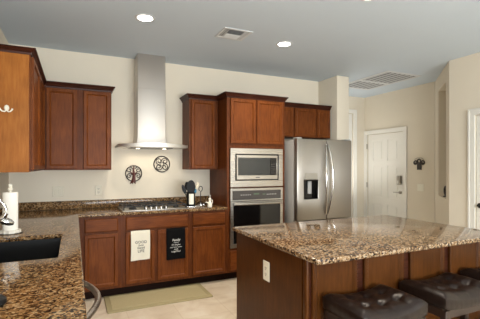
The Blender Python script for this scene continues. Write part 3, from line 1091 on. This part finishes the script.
# dispenser: lined cavity
mb = MB()
gx = .002
mb.grid([dx0 + gx, dx0 + gx + .006], [dzz0 + gx, dzz1 - gx], -.062, .003, ff)
mb.grid([dx1 - gx - .006, dx1 - gx], [dzz0 + gx, dzz1 - gx], -.062, .003, ff)
mb.grid([dx0 + gx + .006, dx1 - gx - .006], [dzz1 - gx - .006, dzz1 - gx], -.062, .003, ff)
mb.grid([dx0 + gx + .006, dx1 - gx - .006], [dzz0 + gx, dzz0 + gx + .006], -.062, .003, ff)
mb.grid([dx0 + gx + .006, dx1 - gx - .006], [dzz0 + gx + .006, dzz1 - gx - .006], -.070, -.060, ff)
disp = mb.build('dispenser', 'black_glass', dl)
mb = MB().box(2.79, 2.846, FY + .03, FY + .058, 1.05, 1.215, .004)
mb.build('paddle', 'fridge_side', disp)
MB().grid([dx0 + .01, dx1 - .01], [1.245, 1.325], 0.0005, 0.0025, ff).build('dispenser_label', M['silver_grey'], dl)
mb = MB()
for x0, x1 in ((FX0 + .01, FX0 + .09), (FX1 - .09, FX1 - .01)):
    mb.box(x0, x1, FY + .02, FY + .12, FT + .0005, FT + .018, .006)
mb.build('hinge_cover', 'fridge_side', t)

# ------------------------------------------------------------------ island
IX0, IX1, IY0, IY1 = 1.175, 2.91, 1.55, 2.70
t = thing('island_worktop', 'polished speckled granite top of the kitchen island', 'worktop', ((IX0 + IX1) / 2, 2.1, .884))
MB().grid([IX0, IX1], [IY0, IY1], 0.884, CT, XYZ, [], 0.008, 3).build('slab', 'granite', t, 40)
t = thing('island_cabinet', 'dark cherry kitchen island cabinet with panelled back and plain end', 'island', (2.05, 2.17, 0))
bx0, bx1, by0, by1 = 1.205, 2.87, 1.69, 2.66
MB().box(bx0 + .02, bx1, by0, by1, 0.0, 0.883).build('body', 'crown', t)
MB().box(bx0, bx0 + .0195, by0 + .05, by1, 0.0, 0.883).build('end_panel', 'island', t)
MB().box(bx0 - .004, bx0 + .0195, by0 - .004, by0 + .034, 0.0, 0.883, .008, 3).build('corner_post', 'island', t)
MB().box(bx1 + .0005, bx1 + .02, by0, by1, 0.0, 0.883).build('end_panel', 'island', t)
fI = face_ny(by0)
mb = MB()
mb.box(bx0 + .021, bx1, by0 - .012, by0 - .0005, 0.0, 0.09, .003)
mb.build('base_rail', 'island', t)
for a, b in ((1.235, 1.565), (1.625, 1.965), (2.025, 2.365), (2.425, 2.765)):
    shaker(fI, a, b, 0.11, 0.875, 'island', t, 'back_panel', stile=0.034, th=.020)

# ------------------------------------------------------------------ bar stools
def make_stool():
    t = thing('bar_stool', 'x', 'stool', (0, 0, 0), 'bar stools at the island')
    W_, D_ = .235, .165
    zt = .672
    mb = MB()
    nu, nv = 36, 26
    btn = [(-.5, -.33), (0, -.33), (.5, -.33), (-.5, .33), (0, .33), (.5, .33)]
    def top(i, j):
        u, v = -1 + 2 * i / nu, -1 + 2 * j / nv
        # rounded-square plan
        ex = (max(abs(u), abs(v)))
        z = zt + .034 * u * u - .006 * v * v
        rim = max(0.0, (ex - .72) / .28)
        z -= .030 * rim ** 2.2
        for bu, bv_ in btn:
            r2 = ((u - bu) * W_) ** 2 + ((v - bv_) * D_) ** 2
            z -= .018 * math.exp(-r2 / .0006)
        for bu in (-.5, 0, .5):
            z -= .006 * math.exp(-((u - bu) * W_) ** 2 / .00012) * (1 - rim)
        for bv_ in (-.33, .33):
            z -= .006 * math.exp(-((v - bv_) * D_) ** 2 / .00012) * (1 - rim)
        kx = 1 - .035 * rim * abs(v) ** 6
        ky = 1 - .035 * rim * abs(u) ** 6
        return Vector((u * W_ * kx, v * D_ * ky, z))
    T = [[mb.bm.verts.new(top(i, j)) for j in range(nv + 1)] for i in range(nu + 1)]
    for i in range(nu):
        for j in range(nv):
            mb.bm.faces.new((T[i][j], T[i + 1][j], T[i + 1][j + 1], T[i][j + 1]))
    loop = [(i, 0) for i in range(nu)] + [(nu, j) for j in range(nv)] + [(i, nv) for i in range(nu, 0, -1)] + [(0, j) for j in range(nv, 0, -1)]
    prev = [T[i][j] for i, j in loop]
    first = prev
    for lev, (sc, zz) in enumerate(((1.012, .93), (1.016, .5), (1.008, .06), (.985, 0.0))):
        cur = []
        for k, (i, j) in enumerate(loop):
            p = T[i][j].co
            zbot = .585 + .016 * (p.x / W_) ** 2
            rip = 1 + (.006 * math.sin(k * 1.9) if lev in (1,) else 0)
            cur.append(mb.bm.verts.new((p.x * sc * rip, p.y * sc * rip, zbot + (p.z - zbot) * zz)))
        n = len(loop)
        for k in range(n):
            mb.bm.faces.new((prev[k], prev[(k + 1) % n], cur[(k + 1) % n], cur[k]))
        prev = cur
    mb.bm.faces.new(prev)
    seat = mb.build('seat', 'leather', t, 60)
    for bu, bv_ in btn:
        z = zt + .034 * bu * bu - .028
        MB().lathe([(.008, 0), (.008, .003), (.005, .006), (0, .0065)], (bu * W_, bv_ * D_, z + .002), 12).build('button', 'leather', seat)
    mb = MB()
    for y0 in (-D_ + .01, D_ - .03):
        mb.box(-W_ + .03, W_ - .03, y0, y0 + .02, .545, .592, .002, 1)
    for x0 in (-W_ + .012, W_ - .032):
        mb.box(x0, x0 + .02, -D_ + .03, D_ - .03, .545, .598, .002, 1)
    mb.build('apron', 'stool_wood', t)
    for sx in (-1, 1):
        for sy in (-1, 1):
            mb = MB()
            def leg(co, sx=sx, sy=sy):
                k = 1 - co.z / .59
                return Vector((co.x + sx * .015 * k, co.y + sy * .010 * k, co.z))
            x, y = sx * (W_ - .030), sy * (D_ - .028)
            mb.box(x - .019, x + .019, y - .019, y + .019, 0.0, .590, .004, 2, leg)
            mb.build('leg', 'stool_wood', t)
    for sy in (-1, 1):
        y = sy * (D_ - .024)
        MB().box(-W_ + .03, W_ - .03, y - .010, y + .010, .19 + (0 if sy < 0 else .06), .222 + (0 if sy < 0 else .06), .003, 1).build('stretcher', 'stool_wood', t)
    for sx in (-1, 1):
        x = sx * (W_ - .020)
        MB().box(x - .010, x + .010, -D_ + .03, D_ - .03, .30, .332, .003, 1).build('stretcher', 'stool_wood', t)
    return t
stool = make_stool()
SL = ['dark leather tufted saddle bar stool nearest the island corner post, leftmost of three',
      'dark leather tufted saddle bar stool in the middle of the three at the island',
      'dark leather tufted saddle bar stool cut by the right edge, farthest of three']
for k, x in enumerate((1.520, 2.130, 2.740)):
    o = stool if k == 0 else copy_tree(stool)
    o.location = (x, 1.495, 0)
    o['label'] = SL[k]
    bpy.context.view_layer.update()

# ------------------------------------------------------------------ floor mat
t = thing('floor_mat', 'olive tan cushioned kitchen mat on the tile before the cooktop', 'mat', (.82, 3.86, 0))
MB().box(.285, 1.362, 3.62, 4.10, 0.0005, 0.014, .006, 2).build('border', 'mat_edge', t)
MB().box(.335, 1.312, 3.67, 4.05, 0.0142, 0.018, .002, 1).build('pad', 'mat', t)

# ------------------------------------------------------------------ towels on the cooktop cabinet doors
def towel(name, label, x0, x1, z0, mat, seed):
    t = thing(name, label, 'towel', ((x0 + x1) / 2, YB - .02, z0))
    yf = YB - .0235
    ztop = 0.6975
    mb = MB()
    rnd = random.Random(seed)
    ph = rnd.random() * 6
    nx = 14
    path = [(YB - .0008, 0.698)]
    rows = []
    prof = []
    for k in range(13):
        prof.append((yf - .0015, z0 + (ztop + .001 - z0) * k / 12, 1 - k / 12))
    prof += [(yf + .001, ztop + .0035, 0), (YB - .012, ztop + .0045, 0), (YB - .003, ztop + .0045, 0)]
    def pt(u, row, off):
        y, z, s = row
        x = x0 + (x1 - x0) * u + .004 * s * math.sin(ph + 3 * s)
        wv = (.0035 * math.sin(u * 9 + ph) + .003) * s
        tilt = .006 * (u - .5) * s
        return Vector((x, y - wv - off[0], z + tilt + off[1]))
    A_ = [[mb.bm.verts.new(pt(i / nx, r, (0, 0))) for i in range(nx + 1)] for r in prof]
    B_ = [[mb.bm.verts.new(pt(i / nx, r, (.003, 0) if k < 13 else (.001, .003))) for i in range(nx + 1)] for k, r in enumerate(prof)]
    for k in range(len(prof) - 1):
        for i in range(nx):
            mb.bm.faces.new((A_[k][i], A_[k + 1][i], A_[k + 1][i + 1], A_[k][i + 1]))
            mb.bm.faces.new((B_[k][i], B_[k][i + 1], B_[k + 1][i + 1], B_[k + 1][i]))
        for i in (0, nx):
            mb.bm.faces.new((A_[k][i], B_[k][i], B_[k + 1][i], A_[k + 1][i]))
    for k in (0, len(prof) - 1):
        for i in range(nx):
            mb.bm.faces.new((A_[k][i], A_[k][i + 1], B_[k][i + 1], B_[k][i]))
    mb.build('cloth', mat, t, 50)
    def surf(x, z, n):
        s = (ztop - z) / (ztop - z0)
        u = (x - x0) / (x1 - x0)
        wv = (.0035 * math.sin(u * 9 + ph) + .003) * s
        return Vector((x, yf - .0048 - wv - n, z))
    return t, surf
t, sf = towel('dish_towel', 'white dish towel with dark lettering hung over the left cooktop cabinet door', .557, .762, .384, 'towel_w', 1)
mb = MB()
cx = .664
for body, z, size, sh, bo in (('GOOD', .566, .041, 0, .0004), ('food', .537, .028, .2, .0003), ('Good', .507, .034, .25, .0005), ('LIFE', .468, .042, 0, .0004)):
    text_mesh(mb, body, size, lambda x, y, n, z=z: sf(cx + x, z + y, n), bold=bo)
mb.build('lettering', 'ink', t, 0)
t, sf = towel('dish_towel', 'black dish towel with white lettering hung over the right cooktop cabinet door', .944, 1.164, .350, 'towel_b', 2)
mb = MB()
cx = 1.057
for body, z, size, sh, bo in (('Family', .558, .036, .25, .0006), ('where', .534, .021, 0, 0), ('life begins', .508, .026, 0, 0), ('and love never', .482, .023, 0, 0), ('ends', .457, .026, .2, 0), ('together', .431, .031, 0, 0)):
    text_mesh(mb, body, size, lambda x, y, n, z=z: sf(cx + x, z + y, n), bold=bo, shear=sh)
mb.build('lettering', 'ink_w', t, 0)

# ------------------------------------------------------------------ counter clutter right of the cooktop
tx, ty = 1.37, 4.295
t = thing('counter_tray', 'small silvery tray under the utensil crock and loop stand', 'tray', (tx, ty, CT))
MB().box(tx - .125, tx + .115, ty - .085, ty + .085, CT + .0003, CT + .010, .004, 2).build('tray_base', 'chrome', t)
zt = CT + .0105
ux, uy = 1.312, 4.28
t = thing('utensil_crock', 'black utensil crock with white label beside the cooktop', 'crock', (ux, uy, zt))
MB().lathe([(0, 0), (.051, 0), (.055, .004), (.055, .160), (.057, .165), (.053, .167), (.050, .163), (.050, .012), (0, .012)], (ux, uy, zt), 28).build('crock', 'black', t)
mb = MB()
n = 10
for k in range(n):
    a0_, a1_ = [-PI / 2 - .14 + (-.55 + 1.10 * q / n) for q in (k, k + 1)]
    q4 = []
    for a_, z_ in ((a0_, .022), (a1_, .022), (a1_, .150), (a0_, .150)):
        q4.append(mb.bm.verts.new((ux + .0562 * math.cos(a_), uy + .0562 * math.sin(a_), zt + z_)))
    mb.bm.faces.new(q4)
bmesh.ops.remove_doubles(mb.bm, verts=mb.bm.verts[:], dist=1e-5)
r = bmesh.ops.solidify(mb.bm, geom=mb.bm.faces[:], thickness=.0007)
mb.build('label', 'plastic_white', t)
def utensil(name, label, base, tip, hw, hl, mat_h, mat_b, flat=.25, slots=False):
    b_, p_ = Vector(base), Vector(tip)
    t = thing(name, label, 'utensil', base, 'utensils in the crock')
    MB().tube([b_, b_.lerp(p_, .5), p_], [.006, .0055, .005], 8).build('handle', mat_h, t)
    d = (p_ - b_).normalized()
    side = Vector((1, 0, 0)) - d * d.x
    side.normalize()
    nrm = d.cross(side)
    mb = MB()
    pts = []
    nn = 18
    outline = [(hw * math.sin(PI * min(1, .12 + .88 * k / nn)) ** .55, hl * k / nn) for k in range(nn + 1)]
    poly = [(-w_, h) for w_, h in outline] + [(w_, h) for w_, h in outline[::-1][1:]]
    mb.prism(poly, -.004, .004, lambda u, v, q: p_ + side * u + d * (v - .01) + nrm * (q - .6 * (v - hl / 2) ** 2 * 4))
    mb.build('blade', mat_b, t)
zb = zt + .016
utensil('spatula', 'broad black spatula standing tallest in the utensil crock', (ux, uy - .012, zb), (ux - .004, uy - .020, zb + .165), .058, .150, 'black', 'black')
utensil('ladle', 'slim black utensil leaning left in the crock', (ux - .022, uy + .002, zb), (ux - .074, uy + .002, zb + .150), .022, .115, 'black', 'black')
utensil('serving_spoon', 'black spoon leaning back-left behind the broad spatula', (ux - .012, uy + .026, zb), (ux - .034, uy + .032, zb + .19), .032, .10, 'black', 'black')
utensil('turner', 'black turner leaning right between spatula and blue scraper', (ux + .014, uy + .024, zb), (ux + .034, uy + .030, zb + .18), .026, .09, 'black', 'black')
utensil('scraper', 'teal blue scraper low on the right of the crock', (ux + .026, uy - .018, zb), (ux + .050, uy - .020, zb + .150), .016, .055, 'black', 'blue')
utensil('wooden_spoon', 'cream spoon leaning far right out of the crock', (ux + .032, uy + .004, zb), (ux + .080, uy + .006, zb + .20), .017, .085, 'cream', 'cream')
# rod stand
wx, wy = 1.447, 4.30
t = thing('hook_stand', 'slim dark rod stand with a loop top, right of the utensil crock', 'stand', (wx, wy, zt))
MB().lathe([(.030, 0), (.030, .006), (.010, .012), (.006, .03)], (wx, wy, zt), 20).build('base', 'chrome', t)
pts = [(wx, wy, zt + .02), (wx, wy, zt + .17)]
for k in range(15):
    a_ = -PI / 2 + 2 * PI * .9 * k / 14
    pts.append((wx + .024 * math.cos(a_) * 1, wy, zt + .205 + .032 * math.sin(a_)))
MB().tube(pts, .0055, 10).build('rod', 'iron', t)
MB().lathe([(0, 0), (.012, .002), (.014, .012), (.010, .022), (0, .024)], (wx + .03, wy - .035, zt), 14).build('weight', 'chrome', t)
# white cruet figure
vx, vy = 1.512, 4.14
t = thing('cruet', 'small white ceramic figure cruet at counter end by the oven cabinet', 'cruet', (vx, vy, CT))
MB().lathe([(0, 0), (.026, 0), (.030, .008), (.027, .040), (.016, .066), (.012, .080), (.017, .092), (.016, .106), (.008, .114), (0, .116)], (vx, vy, CT), 22).build('body', 'plastic_white', t)
MB().tube([(vx - .020, vy, CT + .045), (vx - .040, vy - .004, CT + .060), (vx - .058, vy - .006, CT + .058)], [.010, .007, .005], 10).build('spout', 'plastic_white', t)
MB().tube([(vx + .018, vy, CT + .085), (vx + .034, vy, CT + .080), (vx + .036, vy, CT + .055), (vx + .024, vy, CT + .035)], .005, 8).build('handle', 'plastic_white', t)
MB().lathe([(.009, .1165), (.013, .124), (.014, .140), (.008, .150), (0, .152)], (vx, vy, CT), 16).build('stopper', 'silver_grey', t)

# ------------------------------------------------------------------ ceiling fixtures
LAB = ['recessed ceiling downlight above the cooktop side, left of the air vent', 'recessed ceiling downlight in front of the refrigerator, right of the air vent', 'recessed ceiling downlight above the island, at the top edge']
proto = None
spots = [(.585, 3.32), (2.11, 3.38), (2.13, 2.13)]
t = thing('ceiling_downlight', LAB[0], 'ceiling light', (0, 0, CEIL), 'recessed downlights')
MB().lathe([(.070, -.0005), (.092, -.0005), (.092, -.004), (.076, -.008), (.070, -.006), (.070, -.0005)], (0, 0, CEIL), 32).build('trim_ring', 'vent', t)
MB().lathe([(.0695, -.001), (.0695, -.004), (0, -.0045)], (0, 0, CEIL), 28).build('lens', 'bulb', t)
for k, (x, y) in enumerate(spots):
    o = t if k == 0 else copy_tree(t)
    o.location = (x, y, CEIL)
    o['label'] = LAB[k]
for x, y in spots + [(.585, 1.3), (3.6, -1.2)]:  # last two are unseen lamps added for light, without fixtures
    lamp('downlight', 'SPOT', (x, y, CEIL - .03), 60, WARM, (0, 0, 0), .06, spot=140, blend=.8)

# square supply vent
t = thing('ceiling_vent', 'small square white louvred supply vent between two downlights', 'vent', (1.48, 3.345, CEIL))
v0, v1, y0_, y1_ = 1.325, 1.635, 3.205, 3.485
zv = lambda u, v, n: Vector((u, v, CEIL - n))
MB().grid([v0, v0 + .03, v1 - .03, v1], [y0_, y0_ + .03, y1_ - .03, y1_], .0005, .008, zv, [(v0 + .03, v1 - .03, y0_ + .03, y1_ - .03)], .003, 1).build('frame', 'vent', t)
MB().grid([v0 + .03, v1 - .03], [y0_ + .03, y1_ - .03], .0004, .001, zv).build('duct', 'vent_dark', t)
mb = MB()
for k in range(4):
    y = y0_ + .045 + k * .026
    mb.prism([(y, .007), (y + .002, .007), (y + .007, .002), (y + .005, .002)], v0 + .075, v1 - .075, lambda u, v, q: Vector((q, u, CEIL - v)))
mb.build('near_louvres', 'vent_slat', t)
mb = MB()
for k in range(4):
    y = y0_ + .150 + k * .026
    mb.prism([(y, .002), (y + .003, .002), (y + .024, .012), (y + .021, .012)], v0 + .075, v1 - .075, lambda u, v, q: Vector((q, u, CEIL - v)))
mb.build('far_louvres', 'vent', t)
for s_ in (0, 1):
    mb = MB()
    for k in range(2):
        x = (v0 + .036 + k * .022) if s_ == 0 else (v1 - .052 - k * .022)
        hh = .005 if s_ == 0 else .011
        mb.prism(([(x, hh), (x + .003, hh), (x + .015, .002), (x + .012, .002)] if s_ == 0 else [(x, .002), (x + .003, .002), (x + .015, hh), (x + .012, hh)]), y0_ + .035, y1_ - .035, lambda u, v, q: Vector((u, q, CEIL - v)))
    mb.build('side_louvres', 'vent', t)

# return-air grille
t = thing('return_air_grille', 'large white return air grille with two louvre banks on hall ceiling', 'vent', (4.37, 4.23, CEIL))
x0, x1 = 4.02, 4.72
y0_, ym0, ym1, y1_ = 3.69, 4.26, 4.33, 4.78
MB().grid([x0, x0 + .05, x1 - .05, x1], [y0_, y0_ + .05, ym0, ym1, y1_ - .05, y1_], .0005, .010, zv,
          [(x0 + .05, x1 - .05, y0_ + .05, ym0), (x0 + .05, x1 - .05, ym1, y1_ - .05)], .003, 1).build('frame', 'vent', t)
for a, b in ((y0_ + .05, ym0), (ym1, y1_ - .05)):
    MB().grid([x0 + .05, x1 - .05], [a, b], .0004, .001, zv).build('duct', 'vent_dark', t)
    mb = MB()
    nl = 7
    for k in range(nl):
        x = x0 + .055 + (x1 - x0 - .12) * k / (nl - 1)
        mb.prism([(x, .002), (x + .003, .002), (x + .040, .0115), (x + .037, .0115)], a, b, lambda u, v, q: Vector((u, q, CEIL - v)))
    mb.build('louvres', 'vent_slat', t)
